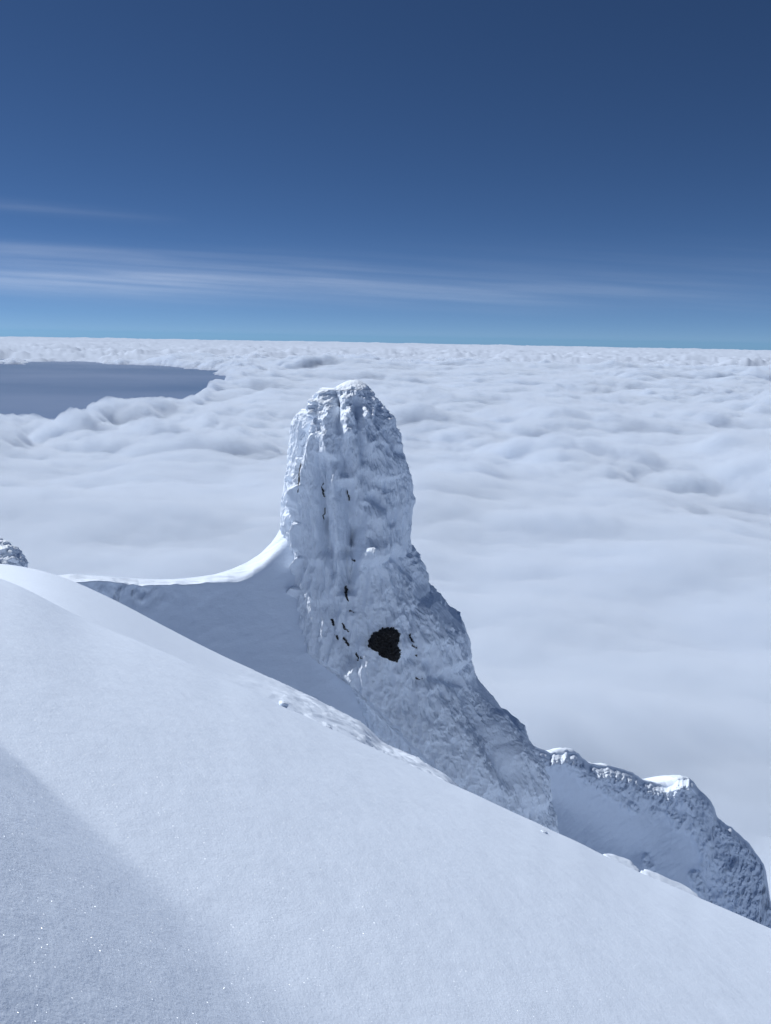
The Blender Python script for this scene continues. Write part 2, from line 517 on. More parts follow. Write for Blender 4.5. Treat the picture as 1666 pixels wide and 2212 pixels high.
CR1, CR2 = on_slope(2, 1612)[:2], on_slope(560, 2190)[:2]   # edge of the small bank by the photographer's feet
def bank(x, y):
    e = CR2 - CR1; ln = np.hypot(*e); e = e / ln
    t = (x - CR1[0]) * e[0] + (y - CR1[1]) * e[1]
    bow = 0.05 * np.sin(np.clip(t / ln, -1, 2) * 2.0) + 0.02 * gnoise(t * 1.7, 0 * t + 3.3, 0 * t)
    q = (x - CR1[0]) * e[1] - (y - CR1[1]) * -e[0] * -1
    q = (x - CR1[0]) * e[1] + (y - CR1[1]) * -e[0]
    q = q * 1.0 + bow
    w = 0.008 + 0.10 * np.clip(t / ln - 0.05, 0, 3) ** 1.8
    sp = w * np.logaddexp(0, np.clip(q / w, -40, 40)) + np.where(q / w > 40, q - 40 * w, 0)
    fade = 1 - sstep(0.9, 2.6, t / ln) 
    return 1.6 * np.tanh(0.62 * sp / 1.6) * (0.15 + 0.85 * fade)

def slope_full(x, y):
    z = slope_z(x, y) + bank(x, y)
    P = np.stack([x, y, 0 * x], -1)
    nearw = sstep(0.0, 3, y) * 0 + 1
    z = z + fbm(P, 2.4, 3, off=31) * 0.012 * sstep(1.0, 5, np.hypot(x, y)) * nearw
    # faint wind ripples in drifting patches
    rp_ = fbm(np.stack([x * 0.35 + y * 0.2, y - x * 0.3, 0 * x], -1), 0.34, 3, 0.5, off=36)
    z = z + 0.006 * rp_ * sstep(-0.1, 0.6, fbm(P, 1.6, 2, off=37)) * sstep(2.0, 3.5, np.hypot(x, y)) * (1 - sstep(9, 12, y))
    # wind crust: flaky steps on the farther strip, strongest near its right end
    far = sstep(12, 17, y)
    Xr = x / np.maximum(y, 0.5)
    crust = sstep(-0.26, -0.02, Xr) * far
    Pq = np.stack([x * 0.55, y * 0.30, 0 * x], -1)
    f1 = fbm(Pq, 0.9, 4, 0.6, off=33)
    ter = np.floor(f1 * 5) / 5
    z = z + crust * (0.26 * ter + 0.05 * f1) + far * 0.02 * fbm(np.stack([x * .4, y, 0 * x], -1), 1.2, 3, off=34)
    return z

uu = np.concatenate([np.linspace(-2.6, -0.72, 60)[:-1], np.linspace(-0.72, 0.72, 500), np.linspace(0.72, 2.6, 60)[1:]])
yy = np.concatenate([np.linspace(-18, 0, 26)[:-1], np.linspace(0, 1.0, 24)[:-1], np.geomspace(1.0, 9.0, 230)[:-1], np.linspace(9, 15, 36)[:-1], np.linspace(15, 37, 180)[:-1], np.linspace(37, 110, 40)])
U_, Y_ = np.meshgrid(uu, yy)
X_ = U_ * (np.maximum(Y_, 0) + 1.2 * np.exp(-np.maximum(Y_, 0) / 1.5) + np.maximum(-Y_, 0) * 1.0)
Zg = slope_full(X_, Y_)
slope = grid_mesh('snow_slope', np.stack([X_, Y_, Zg], -1), M_SLOPE)
tag(slope, kind='structure')

# ------------------------------------------------------------------ the pinnacle
z1 = lambda p: zoomed((1050, 1450), 2.38, p)
z2 = lambda p: zoomed((1000, 2050), 1.666, p)
z6 = lambda p: zoomed((1300, 2500), 1.666, p)
z7 = lambda p: zoomed((2000, 2900), 1.554, p)
z5 = lambda p: zoomed((0, 2100), 1.2815, p)
left_o = np.concatenate([z1([(850, 160), (800, 172), (760, 195), (735, 232), (700, 244), (645, 239), (590, 210), (555, 230), (535, 260), (490, 290), (470, 330), (468, 370),
          (430, 400), (405, 432), (370, 437), (340, 480), (300, 520), (285, 570), (280, 640), (285, 670), (272, 740), (260, 830), (250, 920), (235, 1000),
          (218, 1060), (212, 1150), (200, 1250), (190, 1350), (182, 1450), (185, 1540), (190, 1700), (195, 1800), (205, 1900)]),
          np.array([(617, 1260), (612, 1330), (606, 1400), (620, 1500), (660, 1620), (720, 1740), (800, 1860), (900, 1980), (1000, 2080)])])
right_o = np.concatenate([z1([(850, 160), (920, 170), (975, 200), (1020, 250), (1055, 310), (1080, 350), (1110, 365), (1150, 410), (1190, 460), (1230, 510), (1240, 550), (1238, 590),
           (1270, 640), (1300, 700), (1312, 770), (1310, 840), (1345, 920), (1365, 1000), (1390, 1080), (1402, 1160), (1405, 1230), (1422, 1270), (1418, 1300),
           (1405, 1330), (1400, 1400), (1392, 1500), (1390, 1600), (1395, 1700), (1402, 1740), (1440, 1770), (1470, 1820)]),
           z2([(1120, 280), (1150, 340), (1175, 400), (1183, 470), (1190, 490), (1230, 530), (1280, 580), (1330, 640), (1380, 670), (1415, 690), (1428, 720),
               (1425, 780), (1415, 830), (1415, 880), (1420, 930), (1440, 950), (1465, 990), (1485, 1050), (1520, 1110)]),
           z6([(1060, 400), (1140, 490), (1190, 560), (1240, 620), (1290, 640), (1330, 680), (1355, 720), (1370, 790), (1410, 850), (1425, 930), (1435, 1010),
               (1445, 1080), (1465, 1140), (1490, 1190), (1515, 1230), (1520, 1280), (1512, 1340)]), np.array([(1195, 1850), (1215, 1980), (1240, 2080)])])
def mono(p):
    py = p[:, 1].copy()
    return py, p[:, 0]
# rows run from the summit knob down; the notch between the two summits comes from relief, so the left outline is made monotone in y
rows_py = np.concatenate([823.2 + 14 * np.linspace(0, 1, 26) ** 2, np.linspace(837.5, 1280, 430), np.linspace(1281, 1820, 420), np.linspace(1824, 2080, 40)])
lo_y, lo_x = left_o[:, 1], left_o[:, 0]
l_all = np.interp(rows_py, np.concatenate([[823], lo_y[7:]]), np.concatenate([[762], lo_x[7:]]))
# summit: left edge of the main knob, widening to take in the lower left summit
l_all = np.where(rows_py < 840, 763 - 42 * np.sqrt(np.clip((rows_py - 823) / 17, 0, 1)), l_all)
l_all = np.where((rows_py >= 840), np.minimum(l_all, 721), l_all)
r_all = np.interp(rows_py, right_o[:, 1], right_o[:, 0])
top_r = 763 + 35 * np.sqrt(np.clip((rows_py - 822.9) / 14, 0, 1))
r_all = np.where(rows_py < 837, np.minimum(r_all, top_r), r_all)
r_all = np.maximum(r_all, l_all + 0.5)
k_ = 5
def smooth1(a, k=k_):
    ker = np.ones(2 * k + 1) / (2 * k + 1)
    return np.convolve(np.pad(a, k, mode='edge'), ker, 'valid')
Yc = np.interp(rows_py, [820, 1170, 1300, 1450, 1700, 2080], [146, 145, 143.5, 140, 133, 122])
Yc = smooth1(Yc, 25)
PL = at(l_all, rows_py, Yc); PR = at(r_all, rows_py, Yc)
def smooth_rows(A, k):
    return np.stack([smooth1(A[:, j], k) for j in range(3)], 1)
wtop = sstep(823, 905, rows_py)[:, None]
PLs = PL * (1 - wtop) + smooth_rows(PL, 55) * wtop; PRs = PR * (1 - wtop) + smooth_rows(PR, 55) * wtop
mid = (PLs + PRs) / 2; half = (PRs - PLs) / 2
hw = np.linalg.norm(half, axis=1)
depth_f = np.minimum(hw * np.interp(rows_py, [823, 1200, 1500, 1800], [0.95, 0.85, 0.62, 0.5]), 16)
NT = 430; NB = 60
thf = np.linspace(0, math.pi, NT)                 # front, from left round to right
thb = np.linspace(math.pi, 2 * math.pi, NB + 2)[1:-1]
tha = np.concatenate([thf, thb])
cs, sn = np.cos(tha), np.sin(tha)
sx = -np.sign(cs) * np.abs(cs) ** 0.85
sy = np.where(sn > 0, np.abs(sn) ** 0.8, -np.abs(sn) ** 0.8)
P = mid[:, None] + half[:, None] * sx[None, :, None] + np.array([0, -1, 0.]) * (depth_f[:, None] * sy[None, :])[..., None]

eL = (np.clip(-sx, 0, 1) ** 5)[None, :, None]; eR = (np.clip(sx, 0, 1) ** 5)[None, :, None]
P = P + eL * (PL - PLs)[:, None] + eR * (PR - PRs)[:, None]

def poly_dist(px, py, line):
    """distance to polyline in picture units, and position 0..1 along it"""
    best = np.full(px.shape, 1e9); tt = np.zeros(px.shape)
    line = np.asarray(line, float)
    seg = np.linalg.norm(np.diff(line, axis=0), axis=1); cum = np.concatenate([[0], np.cumsum(seg)])
    for i in range(len(line) - 1):
        a, b = line[i], line[i + 1]; v = b - a
        t = np.clip(((px - a[0]) * v[0] + (py - a[1]) * v[1]) / (v @ v), 0, 1)
        d = np.hypot(px - a[0] - t * v[0], py - a[1] - t * v[1])
        tt = np.where(d < best, (cum[i] + t * seg[i]) / cum[-1], tt)
        best = np.minimum(best, d)
    return best, tt

px, py = project(P)
bnd = np.array([(560, 1300), (612, 1335), (640, 1385), (680, 1425), (740, 1470), (790, 1510), (850, 1570), (910, 1630), (985, 1700), (1080, 1800), (1200, 1950)])
pxb = np.interp(py, bnd[:, 1], bnd[:, 0])
P[..., 1] += np.where(py > 1300, 9.0 * sstep(-15, 75, pxb - px), 0) * (sn > 0)[None, :]
px, py = project(P)
front = (sn > 0)[None, :] * sstep(0.0, 0.25, np.abs(sn))[None, :]
wob = 13 * fbm(P, 8.0, 3, off=40); wob2 = 13 * fbm(P, 8.0, 3, off=41)
qx, qy = px + wob, py + wob2
rel = np.zeros(px.shape)
def feat(line, width, amp, taper=0.12):
    global rel
    d, t = poly_dist(qx, qy, line)
    w = amp * np.exp(-(d / width) ** 2)
    w = w * sstep(0, taper, t) * sstep(0, 0.12, 1 - t)
    rel = rel + w
# grooves (negative) and ribs (positive), metres
feat(z1([(690, 300), (700, 480), (705, 640), (740, 760), (760, 900), (770, 1100)]), 11, -1.6)
feat(z1([(910, 300), (900, 470), (880, 640), (930, 760), (945, 1000)]), 10, -1.4)
feat(z1([(600, 330), (600, 500), (640, 700), (620, 900)]), 26, 1.3)
feat(z1([(800, 300), (790, 480), (800, 700)]), 16, 1.1)
feat(z1([(440, 400), (415, 600), (385, 800), (350, 950), (325, 1220)]), 8, -2.4)
feat(z1([(470, 380), (450, 600), (430, 900), (380, 1150), (300, 1330)]), 13, 1.3)
feat(z1([(575, 850), (560, 1100), (575, 1500), (560, 1680), (610, 1850)]), 13, -1.9)
feat(z1([(780, 1080), (800, 1300), (815, 1550), (820, 1750), (850, 1870)]), 15, -2.2)
feat(z1([(700, 900), (680, 1200), (700, 1500), (700, 1800)]), 20, 1.0)
feat(np.array([(748, 1180), (752, 1230), (750, 1290)]), 16, -2.4)
feat(np.array([(700, 1290), (725, 1350), (750, 1410), (772, 1440)]), 17, -1.3)
# big right-hand buttress with a step at its head
feat(z1([(1000, 1180), (1010, 1330), (1020, 1500), (1000, 1700), (1050, 1900)]), 44, 3.0, 0.4)
feat(z1([(1000, 1250), (1080, 1290), (1130, 1390), (1210, 1560)]), 12, -1.0)
feat(z1([(960, 1290), (900, 1420), (850, 1600), (835, 1750)]), 10, -1.2)
feat(z1([(1230, 700), (1180, 900), (1200, 1100)]), 30, 0.8)
feat(z1([(1090, 330), (1100, 480), (1150, 620), (1240, 760), (1320, 860)]), 8, -1.3)
feat(z1([(1040, 760), (1120, 760), (1230, 830), (1310, 850)]), 10, -0.6)
feat(z1([(900, 1010), (1000, 1080), (1150, 1150), (1180, 1230)]), 12, -0.5)
feat(z2([(870, 250), (960, 265), (1040, 350), (1110, 430), (1180, 500)]), 13, -1.2)
feat(z2([(740, 150), (800, 330), (880, 560), (980, 760), (1080, 960)]), 46, 2.0)
feat(z2([(1080, 600), (1050, 760), (1090, 900), (1060, 1010)]), 13, -1.4)
feat(z2([(1120, 560), (1250, 700), (1300, 900), (1380, 1040)]), 40, 1.6)
feat(z6([(640, 200), (700, 330), (840, 380), (920, 345)]), 9, -1.6)
feat(z6([(860, 390), (1000, 650), (1130, 950), (1230, 1090)]), 17, -1.6)
feat(z6([(800, 420), (880, 700), (1000, 900), (1150, 1120)]), 36, 1.6)
feat(z6([(1090, 560), (1230, 720), (1330, 950), (1450, 1200)]), 36, 1.7)
feat(z6([(640, 330), (650, 560), (700, 800)]), 22, 0.8)
# slender ribs and clefts along the left edge
for ln_, wd_, am_ in ((z1([(410, 430), (405, 640), (375, 830)]), 5, -1.5), (z1([(345, 620), (330, 760), (300, 900)]), 5, -1.2), (z1([(255, 1060), (235, 1250), (205, 1450)]), 5, -1.3),
                      (z1([(395, 1160), (330, 1290), (290, 1340), (250, 1520)]), 6, 1.5), (z1([(340, 1480), (300, 1620), (310, 1780)]), 6, 1.3), (z1([(300, 1350), (262, 1460), (235, 1620)]), 5, -1.2),
                      (z2([(345, 265), (310, 330), (250, 430), (228, 500)]), 5, 1.6), (z2([(315, 485), (265, 560), (245, 620)]), 6, 1.7), (z2([(300, 300), (260, 400), (240, 440)]), 5, -1.0),
                      (z1([(520, 330), (500, 420), (470, 520)]), 8, 1.2), (z1([(600, 250), (570, 330), (530, 400)]), 7, 0.9), (z1([(650, 260), (690, 330), (700, 420)]), 9, -1.6),
                      (z2([(480, 0), (475, 160), (505, 280), (560, 420)]), 9, -1.2), (z2([(420, 300), (450, 420), (520, 560), (560, 700)]), 10, -0.9), (z2([(700, 60), (665, 170), (690, 330), (660, 480)]), 7, -1.6)):
    feat(ln_, wd_, am_)
rel = rel * front
# lower-left summit and the notch
d1 = np.hypot((px - 703) / 14, (py - 850) / 22)
up = np.zeros(px.shape)
# rime: cauliflower lumps stretched down the face, then fans
lum = fbm(P, (3.6, 3.6, 22.0), 3, 0.5, off=42, mode='r')
flut = fbm(P, (1.7, 1.7, 10.0), 3, 0.55, off=45, mode='r')
cau = fbm(P, (1.5, 1.5, 2.2), 4, 0.58, off=43, mode='b')
fan = fbm(P, (0.55, 0.55, 2.6), 3, 0.6, off=44, mode='r')
lowf = sstep(1250, 1500, py)
edgef = 1 - 0.35 * (1 - np.abs(sn)[None, :]) ** 2
sm = np.zeros(px.shape)
for ln_, wd_ in ((z2([(1130, 520), (1250, 640), (1390, 720)]), 20), (z6([(1000, 350), (1150, 520), (1250, 650), (1340, 740)]), 18), (z6([(1110, 650), (1160, 800), (1210, 960)]), 20),
                 (z1([(1030, 1250), (1110, 1370)]), 11), (z1([(700, 420), (720, 640)]), 6), (z1([(905, 330), (900, 480)]), 7), (z2([(930, 280), (1010, 330)]), 14)):
    d_, _ = poly_dist(qx, qy, ln_)
    sm = np.maximum(sm, np.exp(-(d_ / wd_) ** 2))
rough_w = 1 - 0.85 * sm
rel = rel + ((0.85 * lum * edgef + (0.78 + 0.1 * lowf) * flut + (0.16 - 0.03 * lowf) * cau + 0.22 * fan) * rough_w - 0.75) * sstep(823, 850, py[:, :])
nrm = np.stack([sx[None, :] * np.ones_like(px) * 0.9, -np.maximum(sy, -1)[None, :] * np.ones_like(px), 0.25 * np.ones_like(px)], -1)
nrm /= np.linalg.norm(nrm, axis=-1, keepdims=True)
P = P + nrm * rel[..., None]
# summits: left knob rises, notch between
xk = (px - 703); zk = np.exp(-(xk / 15.0) ** 2) * np.exp(-((py - 842) / 16.0) ** 2) * 0.15 + 0.3 * np.exp(-((px - 768) / 20.0) ** 2) * np.exp(-((py - 828) / 18.0) ** 2)
P[..., 2] += zk
pin = empty('rock_pinnacle', at(np.array(900.), np.array(1500.), np.array(130.)))
tag(pin, 'tall rime-crusted rock pinnacle rising from the snow above the clouds', 'rock')
body = grid_mesh('rime_body', P, M_RIME, wrap=True)
adopt(body, pin)
bvh_v = P.reshape(-1, 3)

def bvh_of(o):
    me = o.data
    vv = [v.co[:] for v in me.vertices]
    return BVHTree.FromPolygons(vv, [p.vertices[:] for p in me.polygons])
# depth of the pinnacle as the camera sees it, from its front vertices
fP = P[:, :NT].reshape(-1, 3)
def front_grid(P4):
    gx_, gy_ = project(P4)
    res = 3.0
    Wn, Hn = int(1700 / res), int(2300 / res)
    g = np.full((Hn, Wn), np.inf); pos = np.zeros((Hn, Wn, 3))
    ii = np.clip((gy_ / res).astype(int), 0, Hn - 1); jj = np.clip((gx_ / res).astype(int), 0, Wn - 1)
    o = np.argsort(-P4[:, 1])
    g[ii[o], jj[o]] = P4[o, 1]
    return g, res
pin_depth, PRES = front_grid(fP)
def pin_Y(px, py, rad=2):
    i = int(py / PRES); j = int(px / PRES)
    w = pin_depth[i - rad:i + rad + 1, j - rad:j + rad + 1]
    w = w[np.isfinite(w)]
    return float(np.median(w)) if len(w) else 140.0

# bare rock showing through the rime
def rock_piece(name, outline, lift=0.18, rough=0.35, seed=0, step=2.2, rag=0.0):
    o = np.asarray(outline, float)
    x0, y0 = o.min(0) - 4; x1, y1 = o.max(0) + 4
    nx = max(4, int((x1 - x0) / step)); ny = max(4, int((y1 - y0) / step))
    gx_, gy_ = np.meshgrid(np.linspace(x0, x1, nx), np.linspace(y0, y1, ny))
    # signed distance to outline (inside positive)
    inside = np.zeros(gx_.shape, bool)
    j = len(o) - 1
    for i in range(len(o)):
        c = ((o[i, 1] > gy_) != (o[j, 1] > gy_)) & (gx_ < (o[j, 0] - o[i, 0]) * (gy_ - o[i, 1]) / (o[j, 1] - o[i, 1] + 1e-9) + o[i, 0])
        inside ^= c; j = i
    dist, _ = poly_dist(gx_, gy_, np.concatenate([o, o[:1]]))
    sd = np.where(inside, dist, -dist)
    Yd = np.array([[pin_Y(a, b, 1) for a, b in zip(ra, rb)] for ra, rb in zip(gx_, gy_)])
    # light smoothing of the depth
    for _ in range(2):
        Yp = np.pad(Yd, 1, mode='edge')
        Yd = (Yp[:-2, 1:-1] + Yp[2:, 1:-1] + Yp[1:-1, :-2] + Yp[1:-1, 2:] + Yp[1:-1, 1:-1] * 2) / 6
    Pp = at(gx_, gy_, Yd)
    n1 = fbm(Pp, 1.1, 4, 0.6, off=50 + seed)
    Pp[..., 1] -= np.clip(sd * (0.12 if rag == 0 else 0.06) + 0.04 + 0.5 * n1 * rough + 0.11 * rag * fbm(Pp, 0.7, 3, 0.65, off=180 + seed), -0.8, lift) + rough * 0.5 * fbm(Pp, 0.6, 2, off=60 + seed, mode='r') * (sd > 1)
    kp = (sd + 2.0 * fbm(Pp, 0.8, 2, off=70 + seed) + rag * fbm(Pp, 0.45, 3, 0.7, off=170 + seed))[:-1, :-1] > -1.0
    lab = np.zeros(kp.shape, int); nl = 0; best = (0, 0)
    for i0, j0 in zip(*np.nonzero(kp)):
        if lab[i0, j0]: continue
        nl += 1; st_k = [(i0, j0)]; lab[i0, j0] = nl; cnt = 0
        while st_k:
            i, j = st_k.pop(); cnt += 1
            for a_, b_ in ((i + 1, j), (i - 1, j), (i, j + 1), (i, j - 1)):
                if 0 <= a_ < kp.shape[0] and 0 <= b_ < kp.shape[1] and kp[a_, b_] and not lab[a_, b_]:
                    lab[a_, b_] = nl; st_k.append((a_, b_))
        if cnt > best[0]: best = (cnt, nl)
    kp = lab == best[1] if best[1] else np.ones_like(kp)
    ob = grid_mesh(name, Pp, M_ROCK, mask=kp, smooth=False)
    adopt(ob, pin)
    return ob

def streak(pts, w):
    """thin sliver along a polyline -> outline"""
    p = np.asarray(pts, float)
    t = np.gradient(p, axis=0); t /= np.linalg.norm(t, axis=1)[:, None] + 1e-9
    nn = np.stack([-t[:, 1], t[:, 0]], 1)
    ww = w * np.sin(np.linspace(0.25, math.pi - 0.25, len(p)))[:, None]
    return np.concatenate([p + nn * ww, (p - nn * ww)[::-1]])

def dens(p, n=7):
    p = np.asarray(p, float)
    t = np.linspace(0, len(p) - 1, n)
    return np.stack([np.interp(t, np.arange(len(p)), p[:, k]) for k in (0, 1)], 1)

patch = z2([(870, 750), (915, 748), (950, 754), (975, 768), (987, 790), (984, 830), (972, 850), (970, 872), (988, 895), (994, 930), (972, 976), (930, 968), (890, 950), (850, 930), (842, 908), (800, 892), (776, 870), (780, 830), (795, 800), (815, 780), (842, 775)])
rp = rock_piece('rock_patch', patch, lift=0.5, rough=0.9, seed=1, step=1.1, rag=4.5)
rp['label'] = 'large bare patch of dark rock free of rime'
streaks = [(z2([(618, 470), (628, 520), (640, 575)]), 4.5), (z2([(530, 690), (545, 740)]), 3.2), (z2([(563, 788), (580, 838)]), 2.6), (z2([(604, 815), (630, 835), (648, 872)]), 3.2),
           (z2([(697, 918), (712, 966)]), 2.4), (z2([(722, 930), (733, 955)]), 1.6), (z2([(655, 632), (675, 655)]), 2.2), 
           (z2([(1050, 790), (1062, 830), (1080, 850)]), 1.8), (z2([(1075, 860), (1092, 885)]), 1.5), (z2([(1088, 1080), (1110, 1092), (1132, 1085)]), 2.0), (z2([(1095, 930), (1100, 945)]), 1.4),
           (z2([(660, 290), (684, 305)]), 1.8), (z2([(600, 720), (640, 780)]), 1.8),
           (z1([(576, 1330), (570, 1420), (560, 1500)]), 1.8), (z1([(558, 1130), (562, 1190), (568, 1252)]), 1.9), 
           (z1([(795, 1200), (812, 1285)]), 1.4), 
           (z1([(355, 925), (340, 1060), (326, 1220)]), 1.1)]
for k, (p, w) in enumerate(streaks):
    pj = dens(p, 9); jr = np.random.RandomState(k)
    pj = pj + jr.normal(size=pj.shape) * np.array([1.5, 0.6])
    rock_piece('rock_patch', streak(pj, w * 0.42), lift=0.13, rough=0.25, seed=3 + k, step=1.5)

# ------------------------------------------------------------------ saddle between slope and pinnacle
crest = np.concatenate([np.array([(-60, 1262), (60, 1250)]), z5([(320, 243), (370, 238), (450, 245), (560, 253), (680, 262), (800, 267), (900, 265), (1000, 255), (1100, 240), (1180, 215), (1260, 180), (1330, 135), (1390, 75), (1425, 20)]), np.array([(612, 1128), (640, 1085)])])
lip = np.concatenate([np.array([(-60, 1290), (60, 1276), (150, 1268)]), z5([(440, 298), (560, 298), (620, 312), (700, 322), (770, 313), (900, 312), (1000, 308), (1100, 295), (1200, 280), (1280, 245), (1340, 200), (1400, 150), (1450, 105)]), np.array([(640, 1150)])])
YCR = lambda x: np.interp(x, [-60, 150, 400, 560, 640], [104, 112, 130, 139, 144])
cols = np.linspace(-60, 640, 300)
cy_ = np.interp(cols, crest[:, 0], crest[:, 1]); ly_ = np.interp(cols, lip[:, 0], lip[:, 1])
cy_ = smooth1(cy_, 2)
ly_ = ly_ - 8 * (1 - sstep(430, 560, cols)) + 4.5 * gnoise(cols / 43.0, 0 * cols + 0.5, 0 * cols) + 1.6 * gnoise(cols / 15.0, 0 * cols + 4.5, 0 * cols)
nrow_f = 240
colsw = np.linspace(0, 1, 300)
L0 = at(cols, smooth1(ly_, 14), YCR(cols) - 5.0)
gdir = np.stack([0.18 + 1.45 * colsw ** 1.5, -np.ones(300)], -1)
gdir /= np.linalg.norm(gdir, axis=1)[:, None]
dd_ = 75 * np.linspace(0, 1, nrow_f) ** 1.25
drop = 1.55 * dd_ + 0.6 * 9 * (1 - np.exp(-dd_ / 7))
face = np.stack([L0[None, :, 0] + gdir[None, :, 0] * dd_[:, None], L0[None, :, 1] + gdir[None, :, 1] * dd_[:, None], L0[None, :, 2] - drop[:, None] - 0.22 * dd_[:, None] * colsw[None] ** 2], -1)
# top strip from skyline to lip, and the far side falling away behind it
ns = 40
strip = []
for t in np.linspace(0, 1, ns)[:-1]:
    yy_ = cy_ + (ly_ - cy_) * t
    Yt = YCR(cols) - 5.0 * t
    strip.append(at(cols, yy_, Yt))
strip = np.array(strip)
C0 = at(cols, cy_, YCR(cols))
back = []
for t in np.linspace(1, 0, 14)[:-1]:
    b = C0.copy(); b[:, 1] += 60 * t; b[:, 2] -= 45 * t ** 1.3 + 4 * t
    b[:, 0] -= 10 * t
    back.append(b)
PS = np.concatenate([np.array(back), strip, face])
nb = 13 + ns - 1
Pn = PS.copy()
vis = np.zeros(PS.shape[:2]); vis[nb:] = sstep(0, 10, np.arange(nrow_f))[:, None]
topw = np.zeros(PS.shape[:2]); topw[13:nb] = np.sin(np.linspace(0.0, math.pi, ns - 1))[:, None]
rip = fbm(PS, (5.0, 5.0, 1.1), 4, 0.5, off=81)
sc_ = fbm(PS, (9.0, 9.0, 5.0), 3, 0.5, off=82, mode='r')
gxx, gyy = project(PS)
corn = np.exp(-((gxx - 265) / 75.0) ** 2) * np.exp(-((gyy - 1285) / 26.0) ** 2)
PS[..., 1] += vis * (0.30 * rip + 0.5 * sc_ * sstep(1500, 1250, gyy)) + corn * 2.4 * fbm(PS, (3.2, 3.2, 2.2), 3, 0.5, off=83, mode='r')
st_ = fbm(np.stack([PS[..., 0] * .16 + PS[..., 1] * 0.05, PS[..., 1] * .9, 0 * rip], -1), 1.0, 4, .55, off=84)
PS[..., 2] += topw * 0.5 * st_ + vis * 0.12 * rip
rnd = PS.copy()                                  # rounder lip towards the pinnacle
for _ in range(60):
    rnd[1:-1] = (rnd[:-2] + rnd[1:-1] + rnd[2:]) / 3
wr = np.zeros(PS.shape[:2]); wr[nb - 22:nb + 30] = (np.sin(np.linspace(0, math.pi, 52)) ** 0.7)[:, None]
wr = (wr * sstep(420, 580, cols)[None])[..., None]
PS = PS * (1 - wr) + rnd * wr
sad = grid_mesh('snow_saddle', PS[:, ::-1], M_BOWL)
tag(sad, kind='structure')

# ------------------------------------------------------------------ ridge on the right, farther off
sk = np.concatenate([np.array([(1060, 1580), (1110, 1590)]), z7([(200, 120), (260, 130), (300, 155), (340, 145), (400, 140), (440, 142), (470, 155), (500, 190), (540, 215), (600, 228), (680, 240), (740, 250), (790, 270), (840, 300), (900, 330), (960, 345),
        (1020, 350), (1060, 340), (1090, 320), (1120, 308), (1160, 310), (1190, 335), (1220, 375), (1260, 410), (1290, 450), (1315, 500), (1328, 545), (1360, 570), (1410, 610), (1460, 650), (1490, 680),
        (1530, 710), (1560, 760), (1590, 800), (1620, 850), (1635, 890), (1645, 960), (1660, 1060)]), np.array([(1690, 2010), (1730, 2120)])])
rc = np.concatenate([np.linspace(1060, 1600, 330)[:-1], np.linspace(1600, 1730, 130)])
ry = np.interp(rc, sk[:, 0], sk[:, 1]) + 3.0 * gnoise(rc / 16.0, 0 * rc + 2.5, 0 * rc) + 1.6 * gnoise(rc / 6.0, 0 * rc + 7.5, 0 * rc)
YR = np.interp(rc, [1060, 1300, 1500, 1640, 1730], [252, 288, 318, 330, 332])
nr = 260
vf = np.linspace(0, 1, nr) ** 1.25
GX = np.zeros((nr, len(rc))); GY = np.zeros_like(GX); YD = np.zeros_like(GX)
for i, v in enumerate(vf):
    GX[i] = rc - v * 60
    GY[i] = ry + v * (2240 - ry)
    YD[i] = YR - v * (2240 - ry) * 0.07 - 4 * sstep(0, 0.05, v)
PR_ = at(GX, GY, YD)
gxx, gyy = GX, GY
below = gyy - ry[None]
# rimed rock band under the crest and on the right flank
band_w = np.interp(gxx, [1100, 1160, 1300, 1400, 1450, 1500, 1560, 1640], [45, 50, 60, 90, 60, 110, 240, 400])
band_c = sstep(1, 8, below) * (1 - sstep(0.55, 1.0, below / band_w + 0.5 * fbm(PR_, 14.0, 3, off=90)))
isl, _ = poly_dist(gxx, gyy, z7([(1000, 420), (1050, 520), (1100, 600)]));  band_c = np.maximum(band_c, sstep(18, 6, isl + 6 * fbm(PR_, 6., 2, off=91)))
isl, _ = poly_dist(gxx, gyy, z7([(640, 380), (740, 440), (820, 500)]));  band_c = np.maximum(band_c, sstep(16, 6, isl + 7 * fbm(PR_, 6., 2, off=92)))
isl, _ = poly_dist(gxx, gyy, z7([(1200, 920), (1240, 1000), (1280, 1060)]));  band_c = np.maximum(band_c, sstep(18, 6, isl + 7 * fbm(PR_, 6., 2, off=93)))
isl, _ = poly_dist(gxx, gyy, z7([(890, 800), (920, 860)]));  band_c = np.maximum(band_c, 0.6 * sstep(12, 4, isl + 7 * fbm(PR_, 6., 2, off=94)))
isl, _ = poly_dist(gxx, gyy, z7([(1140, 560), (1230, 700), (1300, 820), (1440, 1060), (1470, 1150)]));  band_c = np.maximum(band_c, 0.9 * sstep(22, 8, isl + 10 * fbm(PR_, 8., 2, off=95)))
lump = fbm(PR_, (6.0, 6.0, 4.5), 5, 0.62, off=96, mode='b')
lump2 = fbm(PR_, (9.0, 9.0, 12.0), 3, 0.5, off=97, mode='r')
flank, _ = poly_dist(gxx, gyy, z7([(1160, 330), (1190, 480), (1290, 700), (1420, 950), (1520, 1200)]))
spine = np.exp(-(flank / 40.0) ** 2)
YO = -band_c * (2.0 * lump + 1.2 * fbm(PR_, (2.5, 2.5, 7.0), 4, 0.6, off=101, mode='r') + 1.2) - 7.0 * spine
hol, _ = poly_dist(gxx, gyy, z7([(280, 440), (420, 500), (600, 620), (760, 760)])); YO += 7.0 * np.exp(-(hol / 55.0) ** 2)
hol, _ = poly_dist(gxx, gyy, z7([(1200, 420), (1290, 600), (1400, 800)])); YO += 4.0 * np.exp(-(hol / 14.0) ** 2)
